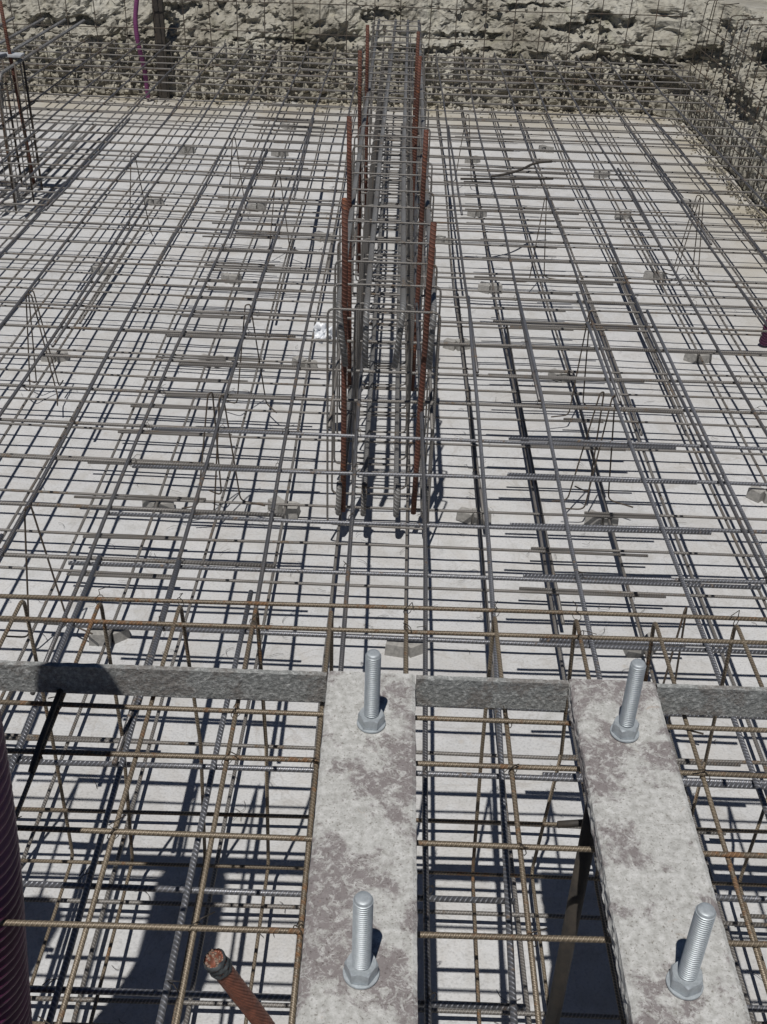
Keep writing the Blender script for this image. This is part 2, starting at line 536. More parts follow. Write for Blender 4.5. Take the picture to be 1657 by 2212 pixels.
def bank():
    # walk round the pit: near-left corner, left side, back, right side
    path = []
    def seg(a, b, step):
        a, b = Vector(a), Vector(b)
        n = max(1, int((b - a).length / step))
        return [a + (b - a) * i / n for i in range(n)]
    cr = 0.35
    key = [((LEFT, FRONT), (LEFT, BACK - cr), 0.12),
           ((LEFT, BACK - cr), (LEFT + cr, BACK), 0.05),
           ((LEFT + cr, BACK), (RIGHT - cr, BACK), 0.026),
           ((RIGHT - cr, BACK), (RIGHT, BACK - cr), 0.026),
           ((RIGHT, BACK - cr), (RIGHT, 5.6), 0.026),
           ((RIGHT, 5.6), (RIGHT, FRONT), 0.12),
           ((RIGHT, FRONT), (LEFT, FRONT), 0.12)]
    for a, b, st in key:
        path += seg(a, b, st)
    n = len(path)
    # profile: (outwards, height)
    prof = []
    for k in range(58):
        h = k / 57
        prof.append((0.02 + 0.10 * h ** 1.3, h * 0.62))
    for k in range(1, 46):
        h = k / 45
        prof.append((0.12 + 0.55 * h, 0.62 + (RIM - 0.62) * math.sin(h * PI / 2) ** 0.9))
    for k in range(1, 26):
        h = k / 25
        prof.append((0.67 + 1.3 * h, RIM + 0.02 * h))
    # the right side is cut steeper than the back
    ctr = Vector(((LEFT + RIGHT) / 2, (FRONT + BACK) / 2))
    v = []
    m_ = len(prof)
    for i in range(n):
        p = path[i]
        a, b = path[(i - 3) % n], path[(i + 3) % n]
        t = (b - a).normalized()
        nr = Vector((-t.y, t.x))
        if nr.dot(p - ctr) < 0:
            nr = -nr
        steep = 1.0 - 0.55 * max(0.0, min(1.0, nr.x))
        front = max(0.0, -nr.y)
        for j, (o, z) in enumerate(prof):
            q = Vector((p.x, p.y, z))
            low = z < 0.62
            f1 = noise.fractal(q * 1.5, 1.0, 2.0, 4)
            cell = noise.cell_vector(q * 7)
            vd, vp = noise.voronoi(q * (9.0 if low else 5.0))
            lump = (vd[1] - vd[0])
            vd2, vp2 = noise.voronoi(q * 19.0)
            lump2 = (vd2[1] - vd2[0])
            rg = noise.hetero_terrain(q * 4.0, 0.7, 2.0, 5, 0.4)
            d = -0.09 * f1 - 0.075 * min(lump, 0.6) - 0.030 * min(lump2, 0.6) - 0.035 * noise.fractal(q * 9, 0.9, 2.1, 4) + 0.05
            fade = min(1.0, 0.35 + z * 3)
            if z >= RIM - 0.02:
                fade = max(0.15, 1 - (o - 0.6) * 1.2)
            if z > 0.6:
                d *= 1.4
                d += 0.012 * min(lump2, 0.6)
                d -= 0.035 * noise.fractal(q * 16, 0.8, 2.1, 3)
                d += 0.05 * (noise.ridged_multi_fractal(q * 2.2, 0.9, 2.0, 4, 1.0, 2.0) - 1.2)
            d *= fade
            rt = max(0.0, min(1.0, nr.x))
            oo = o * steep + (0.02 if z < 0.02 else 0) + rt * 0.22 * min(1.0, z / RIM)
            d *= 1 - 0.35 * rt
            for (cx_, cy_, cz_, rx_, rz_, dep) in CAVES:
                e_ = ((p.x - cx_) / rx_) ** 2 + ((p.y - cy_) / rx_) ** 2 + ((z - cz_) / rz_) ** 2
                if e_ < 3.0:
                    e_ += 1.1 * f1 + 0.9 * noise.fractal(q * 6, 0.9, 2.1, 4)
                    if e_ < 1.3:
                        d += dep * 0.75 * min(1.0, (1.3 - e_) * 2.0)
            zz = z - (0.02 if j == 0 else 0)
            if z > 0.9:
                zz += 0.05 * f1 * (1 if o < 1.2 else 0.3) + 0.05 * (0.4 - min(lump, .6)) * fade
            x = p.x + nr.x * (oo + d)
            y = p.y + nr.y * (oo + d)
            if front > 0.3 and z > 0.1:
                y = p.y + nr.y * (oo * 0.6 + d * 0.3)
            v.append((x, y, zz))
    f = []
    for i in range(n):
        i2 = (i + 1) % n
        for j in range(m_ - 1):
            f.append((i * m_ + j, i * m_ + j + 1, i2 * m_ + j + 1, i2 * m_ + j))
    return tag(mk('earth_bank', v, f, M['bank'], smooth=False), kind='structure')
bank()

def outer_ground():
    x0, x1, y0, y1, z = LEFT - 1.5, RIGHT + 1.35, FRONT - 1.2, BACK + 1.5, RIM + 0.004
    B = 120
    g = Geo()
    g.poly([(-B, -B, z), (B, -B, z), (B, y0, z), (-B, y0, z)], [(0, 1, 2, 3)])
    g.poly([(-B, y1, z), (B, y1, z), (B, B, z), (-B, B, z)], [(0, 1, 2, 3)])
    g.poly([(-B, y0, z), (x0, y0, z), (x0, y1, z), (-B, y1, z)], [(0, 1, 2, 3)])
    g.poly([(x1, y0, z), (B, y0, z), (B, y1, z), (x1, y1, z)], [(0, 1, 2, 3)])
    return tag(g.build('ground', M['gravel'], smooth=False), kind='structure')
outer_ground()

def rock(g, c, s):
    base = [(0, 0, 1), (0, 0, -1)]
    for k in range(6):
        a = k * PI / 3
        base.append((math.cos(a), math.sin(a), 0.35 * (1 if k % 2 else -1)))
    rot = Matrix.Rotation(random.random() * 6, 3, 'Z') @ Matrix.Rotation(random.random() * 3, 3, 'X')
    sc = Vector((random.uniform(.7, 1.2), random.uniform(.6, 1.0), random.uniform(.5, .9)))
    vs = []
    for p in base:
        q = Vector(p) * random.uniform(0.75, 1.15)
        vs.append(rot @ Vector((q.x * sc.x, q.y * sc.y, q.z * sc.z)) * s + Vector(c))
    fs = []
    for k in range(6):
        a, b = 2 + k, 2 + (k + 1) % 6
        fs += [(0, a, b), (1, b, a)]
    g.poly(vs, fs)

g = Geo()
for i in range(1050):
    x = random.uniform(-4.6, RIGHT - 0.1)
    h = random.random() ** 1.2 * 0.62
    rock(g, (x, BACK - 0.0 + 0.16 * h + random.uniform(-0.05, 0.05), h), random.choice((0.03, 0.04, 0.05, 0.065)) * random.uniform(.7, 1.2))
for i in range(380):
    x = random.uniform(-4.6, RIGHT)
    rock(g, (x, BACK - abs(random.gauss(0, 0.22)), 0.01), random.uniform(0.01, 0.035))
for i in range(900):
    y = random.uniform(5.5, BACK)
    h = random.random() * 1.1
    rock(g, (RIGHT + 0.03 + 0.28 * h + random.uniform(-0.04, 0.04), y, h), random.uniform(0.015, 0.045))
for i in range(500):
    y = random.uniform(5.0, BACK)
    rock(g, (RIGHT - abs(random.gauss(0, 0.09)), y, 0.01), random.uniform(0.008, 0.03))
g2, g = g, Geo()
for i in range(320):
    h = random.random()
    rock(g, (random.uniform(-4.6, RIGHT + .3), BACK + 0.14 + 0.55 * h, 0.60 + (RIM - 0.62) * math.sin(h * PI / 2) ** 0.9), random.uniform(0.015, 0.05))
tag(g.build('loose_clods', M['bank'], smooth=False), kind='stuff')
g = g2
for i in range(260):
    rock(g, (RIGHT + random.uniform(0.35, 1.2), random.uniform(6, 13.6), RIM + 0.01), random.uniform(0.015, 0.05))
o = g.build('loose_stones', M['stone'], smooth=True)
sb = o.modifiers.new('round', 'SUBSURF')
sb.levels = sb.render_levels = 1
tag(o, kind='stuff')

# ------------------------------------------------------------------ bottom and top mats
UZ, LZ = 0.62, 0.083
lower = thing('bottom_rebar_mat', 'bottom mat of crossed brown-grey rebars lying just above the pale concrete floor', 'rebar mat', (0, 6.5, 0.07))
upper = thing('top_rebar_mat', 'top mat of crossed dark grey rebars held half a metre above the floor', 'rebar mat', (0, 6.5, UZ))
INV = {id(lower): lower, id(upper): upper}
def P(root, p):
    return (p[0] - root.location.x, p[1] - root.location.y, p[2] - root.location.z)

def mbar(root, name, a, b, r, mat, amp=0.004, ends=()):
    return bar(name, P(root, a), P(root, b), r, mat, root, amp, 8, [P(root, e) for e in ends])

j = lambda s: random.uniform(-s, s)
# lengthwise, bottom
xl = [-1.346, -1.04, -0.755, -0.461, -0.198, 0.103, 0.43, 0.704, 1.029, 1.312, 1.58]
xl += [1.58 + 0.29 * k + j(.02) for k in range(1, 6)]
xl += [-1.346 - 0.293 * k + j(.02) for k in range(1, 11)]
for x in xl:
    rr = 0.0066
    mbar(lower, 'lengthwise_bar', (x + j(.01), 0.75, LZ - 0.016), (x + j(.01), 12.45, LZ - 0.016), rr, M['steel_pale'], 0.006)
for x, y0, y1 in ((0.725, 3.4, 6.4), (0.455, 4.1, 6.9), (-0.73, 6.4, 7.9), (-0.44, 7.2, 8.6), (1.33, 5.0, 7.4), (1.60, 5.1, 7.7), (-1.32, 2.2, 3.0), (1.9, 7.2, 8.7), (-1.9, 6.2, 8.2)):
    mbar(lower, 'lengthwise_bar', (x, y0, LZ - 0.016), (x + j(.02), y1, LZ - 0.016), 0.0075, M['steel_pale'], 0.004)
# crosswise, bottom
yl = [1.12, 1.42, 1.72, 2.03, 2.36, 2.66, 2.98, 3.278, 3.60, 3.888]
yl += [3.888 + 0.307 * k + j(.015) for k in range(1, 28)]
for k, y in enumerate(yl):
    mt = M['steel_pale']
    mbar(lower, 'crosswise_bar', (-4.5, y + 0.02 * min(y, 8), LZ), ((-0.80 if y > 2.5 else -1.25) + j(.08), y + j(.006), LZ), 0.0065, mt)
    mbar(lower, 'crosswise_bar', (-1.37 + j(.08), y - 0.017, LZ), (1.19 + j(.08), y - 0.017 + j(.006), LZ), 0.0065, mt)
    if y < 2.5:
        mbar(lower, 'crosswise_bar', (1.08, y + 0.001, LZ), (2.96, y + j(.006), LZ), 0.0065, mt)
    elif k % 3 != 1:
        mbar(lower, 'crosswise_bar', (0.65 + j(.1), y + 0.001, LZ), (2.96, y + j(.006), LZ), 0.0065, mt)
    else:
        mbar(lower, 'crosswise_bar', (0.9 + j(.1), y + 0.001, LZ), (2.96, y + j(.006), LZ), 0.0065, mt)
# lengthwise, top
xu = [-1.28, -0.982, -0.687, -0.398, -0.116, 0.137, 0.396, 0.668, 1.02, 1.293]
xu += [1.293 + 0.30 * k + j(.02) for k in range(1, 6)]
xu += [-1.28 - 0.297 * k + j(.02) for k in range(1, 8)]
ZL = UZ + 0.016
for x in xu:
    y0 = 0.75 if abs(x - 0.137) < .01 else (4.3 + j(.2) if 0.3 < x < 1.1 else 2.2 + j(.25))
    rr = 0.0075
    xx = x
    end = [(xx, 12.5, ZL), (xx, 12.5, 0.22)]
    mbar(upper, 'lengthwise_bar', (xx, y0, ZL), (xx + j(.008), 12.4, ZL), rr, M['steel'] if x > -1.4 else M['steel'], 0.006, end)
for x, y0, y1 in ((-1.30, .75, 3.05), (-0.957, .75, 2.95), (-0.655, .75, 2.93), (-0.425, .75, 2.78), (0.302, .75, 5.4), (0.655, .75, 5.45), (1.0, .75, 5.5), (1.32, .75, 5.3)):
    mbar(upper, 'lengthwise_bar', (x, y0, ZL), (x + (0.115 if x == 0.302 else j(.01)), y1, ZL), 0.0080, M['steel_blue'], 0.006)
for x, y0, y1 in ((-1.56, 4.6, 6.8), (-0.665, 7.0, 9.2), (-0.96, 6.2, 8.2), (-2.15, 6.6, 9.0), (1.6, 6.2, 8.0), (1.92, 6.4, 8.3), (0.42, 6.8, 9.1)):
    mbar(upper, 'lengthwise_bar', (x, y0, ZL), (x + j(.01), y1, ZL), 0.0075, M['steel'], 0.006)
# crosswise, top
yu = [1.08, 1.395, 1.67, 2.05, 2.33, 2.615, 2.95, 3.26, 3.60, 3.89]
yu += [3.89 + 0.309 * k + j(.02) for k in range(1, 28)]
for k, y in enumerate(yu):
    mt = M['steel_blue'] if y < 4.0 else M['steel_pale']
    rr = 0.0074 if y < 5 else 0.0064
    mbar(upper, 'crosswise_bar', (-4.5, y + 0.02 * min(y, 8), UZ), ((-0.40 if y > 2.5 else -0.93) + j(.06), y + j(.006), UZ), rr, M['steel_pale'] if y > 2.2 else M['steel_blue'])
    x1 = 0.34 if y < 1.8 else 1.22 + j(.06)
    mbar(upper, 'crosswise_bar', (-1.0 + j(.07), y - 0.020, UZ), (x1, y - 0.020 + j(.006), UZ), rr, mt)
    if y > 1.9:
        x0 = 0.49 + j(.05)
    else:
        x0 = 0.62
    mbar(upper, 'crosswise_bar', (x0, y + 0.001, UZ), (2.92, y + j(.008), UZ), rr, mt, 0.004, [(3.0, y, UZ), (3.02, y, 0.2 + j(.05))])

def knot(g, c, r):
    a = random.choice((PI / 4, 3 * PI / 4)) + j(.2)
    ux, uy = math.cos(a), math.sin(a)
    w = r * 2.0
    pts = []
    for k in range(9):
        t_ = 2 * PI * k / 8
        pts.append((c[0] + ux * w * math.cos(t_), c[1] + uy * w * math.cos(t_), c[2] + r * 2.1 * math.sin(t_)))
    g.tube(pts, 0.0011, 4, False)
    q = Vector((c[0] + ux * w * .3, c[1] + uy * w * .3, c[2] + r * 2))
    g.tube([q, q + Vector((j(.012), j(.012), random.uniform(.004, .014))), q + Vector((j(.03), j(.03), random.uniform(.0, .02)))], 0.0012, 4)
g = Geo()
for x in [-1.28, -0.97, -0.67, -0.41, -0.116, 0.137, 0.35, 0.66, 1.01, 1.293, 1.6, -1.58]:
    for y in yu:
        if y < 7.5 and random.random() < 0.5:
            knot(g, P(upper, (x, y - (.01 if -1 < x < 1.2 else 0), UZ + .008)), 0.0085)
tag(g.build('tie_wire', M['wire'], upper), kind='stuff')

# ------------------------------------------------------------------ rust-brown cage under the template
cage = thing('rebar_cage', 'rusty brown cage of thin stirrups under the anchor bolt template', 'rebar cage', (0, 1.5, 0.1))
CT, CB = 1.095, 0.13
xs = [-1.09, -0.884, -0.694, -0.493, -0.305, -0.124, 0.068, 0.286, 0.486, 0.682, 0.880, 1.08]
for i, x in enumerate(xs):
    xx = x + j(.004)
    pts = [(xx, 0.62, CT), (xx, 2.125, CT), (xx + 0.012 + j(.012), 2.125 + j(.01), 0.62), (xx + j(.02), 2.12 + j(.015), CB), (xx + j(.01), 0.62, CB)]
    pts = [P(cage, p) for p in pts]
    top = fillet([pts[0], pts[1], pts[2]], 0.03, 5)
    bot = fillet([pts[2], pts[3], pts[4]], 0.03, 5)
    Geo().tube(top + bot, 0.0052, 8).build('stirrup', M['steel_brown'], cage)
for y, z in ((2.121, CT + 0.010), (2.047, CT + 0.0), (1.738, CT + 0.011), (1.598, CT + 0.010), (1.395, CT + 0.010), (1.197, CT + 0.010), (0.98, CT + 0.010), (0.75, CT + 0.01)):
    a, b = (-1.3, y + j(.004), z), (1.35, y + j(.004), z)
    mbar(cage, 'crosswise_bar', a, b, 0.0055, M['steel_brown'], 0.003)
for y, z in ((2.105, 0.36), (2.10, CB + 0.012), (1.60, CB + 0.012), (1.22, CB + 0.012)):
    mbar(cage, 'crosswise_bar', (-1.3, y, z), (1.35, y + j(.006), z), 0.0055, M['steel_brown'], 0.003)
g = Geo()
for x in xs:
    for y in (2.121, 2.047, 1.738, 1.598, 1.395, 1.197, 0.98):
        if random.random() < 0.55:
            knot(g, P(cage, (x, y, CT + .005)), 0.0062)
tag(g.build('tie_wire', M['wire'], cage), kind='stuff')

# ------------------------------------------------------------------ anchor bolt template
TZ = 1.197
templ = thing('bolt_template', 'steel template of two slurry-crusted plates joined by a grey strip, carrying four bolts', 'bolt template', (0.245, 1.3, TZ))
def crusted_plate(x0, x1, y0, y1, z0, z1, seed, name):
    """flat bar with a lumpy crust and ragged edges"""
    nx, ny = 26, 110
    v, f = [], []
    def disp(x, y):
        q = Vector((x * 14 + seed, y * 14, seed))
        n_ = noise.fractal(q, 0.9, 2.1, 5)
        n2 = noise.noise(q * 5)
        return 0.0012 * n_ + 0.0007 * n2
    def edge(y, s):
        return 0.0007 * noise.fractal(Vector((seed + s * 9, y * 16, 1)), 0.6, 2.2, 5)
    for jn in range(ny + 1):
        y = y0 + (y1 - y0) * jn / ny
        xa, xb = x0 + edge(y, 0), x1 + edge(y, 1)
        for i in range(nx + 1):
            k = i / nx
            x = xa + (xb - xa) * k
            yy = y + (edge(x * 3, 2) if jn in (0, ny) else 0)
            ed = min(k, 1 - k) * (x1 - x0)
            z = z1 + disp(x, y) - 0.004 * max(0, 1 - ed / 0.006)
            v.append((x, yy, z))
    W_ = nx + 1
    for jn in range(ny):
        for i in range(nx):
            a = jn * W_ + i
            f.append((a, a + 1, a + W_ + 1, a + W_))
    # side walls with splatter
    nz = 9
    def side(idx, sx):
        prev = idx
        for k in range(1, nz + 1):
            row = []
            z = z1 - 0.004 - (z1 - z0 - 0.004) * k / nz
            for a in idx:
                p = v[a]
                o = (0.006 if x0 > 0.2 else 0.0025) * abs(noise.fractal(Vector((p[0] * 30 + seed, p[1] * 30, z * 45)), 0.8, 2.0, 4)) if 0 < k < nz else 0
                row.append(len(v))
                v.append((p[0] + sx[0] * o, p[1] + sx[1] * o, z))
            for q in range(len(idx) - 1):
                f.append((prev[q], prev[q + 1], row[q + 1], row[q]))
            prev = row
        return prev
    l = side([jn * W_ for jn in range(ny, -1, -1)], (-1, 0))
    r = side([jn * W_ + nx for jn in range(ny + 1)], (1, 0))
    n_ = side([i for i in range(nx + 1)], (0, -1))
    fa = side([ny * W_ + i for i in range(nx, -1, -1)], (0, 1))
    f.append(tuple(l + n_[1:] + r[1:] + fa[1:-1]))
    rl = templ.location
    v = [(a[0] - rl.x, a[1] - rl.y, a[2] - rl.z) for a in v]
    return mk(name, v, f, M['plate'], templ, None, False)
crusted_plate(-0.107, 0.080, 0.66, 1.775, TZ - 0.045, TZ, 3.1, 'plate')
crusted_plate(0.413, 0.597, 0.66, 1.777, TZ - 0.045, TZ, 8.7, 'plate')
def strip_piece(x0, x1, y0, y1, z0, z1, seed):
    """flat bar on edge, splashed face"""
    nx, nz = max(8, int((x1 - x0) / 0.004)), 22
    rl = templ.location
    v, f = [], []
    for jn in range(nz + 1):
        z = z0 + (z1 - z0) * jn / nz
        for i in range(nx + 1):
            x = x0 + (x1 - x0) * i / nx
            q = Vector((x * 55 + seed, z * 55, seed))
            n_ = noise.fractal(q, 0.9, 2.2, 4)
            vd, vp = noise.voronoi(Vector((x * 60 + seed, z * 60, seed)))
            n2 = max(0.0, noise.noise(Vector((x * 14 + seed, z * 14, 5))) + 0.15)
            o = 0.0016 * abs(n_) + 0.006 * n2 * max(0, 0.55 - vd[0])
            ee = 0.002 * noise.noise(Vector((x * 40, seed, jn))) if jn in (0, nz) else 0
            v.append((x - rl.x, y0 - o - rl.y, z + ee - rl.z))
    W_ = nx + 1
    for jn in range(nz):
        for i in range(nx):
            a = jn * W_ + i
            f.append((a, a + 1, a + W_ + 1, a + W_))
    b0 = len(v)
    for jn in (0, nz):
        for i in range(nx + 1):
            a = v[jn * W_ + i]
            v.append((a[0], y1 - rl.y + 0.001 * noise.noise(Vector((a[0] * 50, 2, 2))), a[2]))
    for i in range(nx):
        f.append((nz * W_ + i, nz * W_ + i + 1, b0 + W_ + i + 1, b0 + W_ + i))
        f.append((i + 1, i, b0 + i, b0 + i + 1))
        f.append((b0 + i + 1, b0 + i, b0 + W_ + i, b0 + W_ + i + 1))
    # unseen lower leg, added behind the strip to widen its ground shadow
    q0 = len(v)
    for (yy, zz) in ((y1, z0), (y1 + 0.045, z0), (y1 + 0.045, z0 + 0.006), (y1, z0 + 0.006)):
        v.append((x0 - rl.x, yy + 0.0002 - rl.y, zz + 0.003 - rl.z))
        v.append((x1 - rl.x, yy + 0.0002 - rl.y, zz + 0.003 - rl.z))
    for (a_, b_) in ((0, 2), (2, 4), (4, 6), (6, 0)):
        f.append((q0 + a_, q0 + b_, q0 + b_ + 1, q0 + a_ + 1))
    return mk('cross_strip', v, f, M['strip'], templ, None, False)
for k, (a, b) in enumerate(((-0.935, -0.110), (0.083, 0.410), (0.600, 1.42))):
    strip_piece(a, b, 1.762, 1.774, TZ - 0.078, TZ - 0.002, 2.0 + k * 5)
g = Geo()
g.box(-1.18, 1.175, 0.60 - 1.3, 0.612 - 1.3, -0.078, -0.002)
g.build('cross_strip', M['strip'], templ, False)
for (x, y, x2, y2) in ((0.445, 1.526, 0.445, 1.526),):
    Geo().tube([(x - .245, y - 1.3, -0.047), (x2 - .245, y2 - 1.3, 0.01 - TZ)], 0.017, 16).build('support_leg', M['dark'], templ)

def anchor_bolt(x, y, label, rot):
    t = thing('anchor_bolt', label, 'anchor bolt', (x, y, TZ + 0.001), 'galvanised anchor bolts standing on the template plates')
    r = 0.0152
    prof = [(r * 0.93, -0.16)]
    prof += [(r * 0.93, -0.0)]
    z = 0.0
    pitch = 0.0048
    while z < 0.178:
        prof += [(r * 0.80, z + pitch * 0.04), (r * 1.02, z + pitch * 0.44), (r * 1.02, z + pitch * 0.56), (r * 0.80, z + pitch * 0.96)]
        z += pitch
    prof += [(r * 0.93, z), (r * 0.86, z + 0.003), (r * 0.80, z + 0.0042), (r * 0.4, z + 0.0046)]
    o = Geo().lathe(prof, (0, 0, 0), 40).build('threaded_rod', M['galv'], t)
    auto_sharp(o, 50)
    # washer
    w = Geo().lathe([(0.0165, 0.0), (0.0290, 0.0), (0.0294, 0.001), (0.0294, 0.0032), (0.0288, 0.0040), (0.0165, 0.0040)], (0, 0, 0.001), 48, False, False).build('washer', M['galv'], t)
    auto_sharp(w, 40)
    # hex nut with chamfered corners
    g = Geo()
    R0 = 0.0272
    n = 48
    rows = []
    def hexr(a):
        a = (a - rot) % (PI / 3) - PI / 6
        return R0 * math.cos(PI / 6) / math.cos(a)
    lv = [(0.0056, 1.0), (0.0235, 1.0), (0.0285, 0.0)]
    vs = []
    for z_, k in [(0.0056, 1), (0.0078, 1), (0.0250, 1), (0.0292, 2), (0.0292, 3)]:
        for q in range(n):
            a = rot + 2 * PI * q / n
            h = hexr(a + 1e-6)
            ri = R0 * 0.875
            if z_ == 0.0250:
                zz = z_ + (0.0032 * (1 - (h - R0 * .866) / (R0 * .134)))
                rr = h
            elif k == 2:
                zz, rr = z_, ri * 0.985
            elif k == 3:
                zz, rr = z_ - 0.0006, 0.0153
            else:
                zz, rr = z_, h if z_ > 0.006 else min(h, R0 * 0.95)
            vs.append((rr * math.cos(a), rr * math.sin(a), zz))
    fs = []
    for i in range(4):
        for q in range(n):
            q2 = (q + 1) % n
            fs.append((i * n + q, i * n + q2, (i + 1) * n + q2, (i + 1) * n + q))
    o = Geo().poly(vs, fs).build('hex_nut', M['galv'], t)
    auto_sharp(o, 22)
    return t
anchor_bolt(-0.010, 1.617, 'galvanised anchor bolt with hex nut at the far end of the left plate', -0.05)
anchor_bolt(0.504, 1.616, 'galvanised anchor bolt with hex nut at the far end of the right plate', 0.05)
anchor_bolt(-0.010, 1.053, 'galvanised anchor bolt with hex nut at the near end of the left plate', -0.06)
anchor_bolt(0.505, 1.054, 'galvanised anchor bolt with hex nut at the near end of the right plate', 0.38)

# ------------------------------------------------------------------ deep beam cages with starter bars
def beam_cage(label, x0, x1, y0, y1, step, zt, zb, xlong, far):
    t = thing('beam_cage', label, 'rebar cage', ((x0 + x1) / 2, (y0 + y1) / 2, zb))
    y = y0
    k = 0
    while y < y1:
        jx, jz = j(.012), j(.01)
        if k == 0:
            jx = jz = 0
        pts = [(x0 + jx, y + j(.006), zt + jz), (x1 + jx, y + j(.006), zt + jz), (x1 + jx * .5, y + j(.01), zb), (x0 + jx * .5, y + j(.01), zb)]
        Geo().tube(fillet([P(t, p) for p in pts], 0.03, 4, True), 0.0050, 6, False).build('stirrup', M['steel_pale'], t)
        # inner tie, narrower and lower
        if k > 0:
            w = (x1 - x0) * 0.22
            pts = [(x0 + w, y + .02, zt - 0.09), (x1 - w, y + .02, zt - 0.09), (x1 - w, y + .02, zb + .02), (x0 + w, y + .02, zb + .02)]
            Geo().tube(fillet([P(t, p) for p in pts], 0.03, 4, True), 0.0045, 6, False).build('stirrup', M['steel_pale'], t)
        y += step
        k += 1
    for i, x in enumerate(xlong):
        yy = y0 + 0.05
        dx = (0.03, 0.0, -0.025, -0.01)[i % 4]
        top = [(x + dx, yy - .02, zt - 0.255), (x, yy, zt - 0.02), (x + j(.01), yy + 2.5, zt - 0.018), (x + far[i % 4], y1, zt - 0.02)]
        Geo().tube(fillet([P(t, p) for p in top], 0.07, 6), 0.0125, 10).build('main_bar', M['steel_beam'], t)
        bot = [(x + .01, yy - .02, zb + 0.20), (x + .005, yy - .02, zb + 0.02), (x, yy + 2.5, zb + 0.02), (x, y1, zb + 0.02)]
        Geo().tube(fillet([P(t, p) for p in bot], 0.06, 6), 0.0125, 10).build('main_bar', M['steel_beam'], t)
    for z in (0.62,):
        for x in (x0 + .012, x1 - .012):
            mbar(t, 'side_bar', (x, y0 - .02, z), (x, y1, z), 0.0075, M['steel_pale'], 0.004)
    return t
beam_cage('deep cage of thick grey bars and thin ties running through the middle of the mats', -0.245, 0.195, 3.97, 11.2, 0.27, 1.128, 0.12, [-0.205, -0.095, 0.05, 0.172], [0.0, 0.05, 0.02, 0.0])
beam_cage('deep rebar cage at the left edge of the pit under a silvery board', -3.68, -2.92, 8.3, 9.05, 0.27, 1.09, 0.12, [-3.56, -3.3, -3.1, -2.92], [0, 0, 0, 0])

def starter(x, y, z, x2, label, y2=None, r=0.0125):
    t = Geo().tube(wavy((0, 0, 0), (x2 - x, (y2 if y2 is not None else y) - y, z - 0.13), 0.004, 0.25), r, 10).build('starter_bar', M['rust'])
    t.location = (x, y, 0.13)
    return tag(t, label, 'starter bar', 'rusty starter bars standing in the deep cages')
for y, xl_, zl, xr, zr, nm in ((4.07, -0.190, 1.53, 0.150, 1.45, 'nearest'), (5.30, -0.222, 1.55, 0.142, 1.50, 'second'), (7.00, -0.236, 1.55, 0.128, 1.53, 'third'), (7.95, -0.220, 1.55, 0.128, 1.52, 'farthest')):
    for side, x, z in (('left', xl_, zl), ('right', xr, zr)):
        base = x + (0.012 if side == 'left' else -0.014)
        words = {'nearest': 'nearest rusty upright starter bar on the %s side of the middle cage',
                 'second': 'second nearest rusty upright starter bar on the %s side of the middle cage',
                 'third': 'third rusty upright starter bar back on the %s side of the middle cage',
                 'farthest': 'farthest rusty upright starter bar on the %s side of the middle cage'}[nm] % side
        starter(base, y, z, x, words)
lc = bpy.data.objects['beam_cage.001']
for (x, y, dx) in ((-2.94, 8.32, .0), (-3.09, 8.34, -.01), (-3.32, 8.33, .0), (-3.58, 8.36, 0), (-2.90, 8.62, .01), (-2.92, 8.95, 0), (-3.12, 9.05, 0), (-3.42, 9.0, .01), (-3.3, 8.7, 0)):
    mbar(lc, 'upright_bar', (x, y, 0.05), (x + dx * 2, y + j(.03), 1.10), 0.0075 if dx else 0.0095, M['steel_dark'], 0.003)
for z in (0.3, 0.52, 0.74, 0.96):
    pts = [(-3.6, 8.31, z), (-2.90, 8.31, z + j(.01)), (-2.89, 9.0, z), (-3.6, 9.0, z)]
    Geo().tube(fillet([P(lc, p) for p in pts], 0.03, 4, True), 0.0045, 6, False).build('tie', M['steel_dark'], lc)
starter(-2.93, 8.8, 1.50, -2.985, 'tall rusty starter bar standing alone at the left edge cage', 8.8, 0.0135)
starter(-3.22, 8.7, 1.12, -3.2, 'short rusty starter bar behind the tall one at the left edge cage', 8.7, 0.011)
g = Geo()
g.box(-0.45, 0.27, -0.06, 0.06, 0, 0.014)
o = g.build('board', M['plank'], smooth=False)
o.location = (-3.15, 8.8, 1.115)
o.rotation_euler = (0, 0, 0.03)
tag(o, 'short silvery board lying across the top of the left edge cage', 'board')
o = Geo().tube(wavy((0, 0, 0), (-0.55, -1.1, -0.02), 0.003), 0.014, 10).build('loose_bar', M['steel_blue'])
o.location = (-2.98, 8.72, 1.135)
tag(o, 'thick grey bar resting on the left edge cage with its end on the board', 'loose bar')

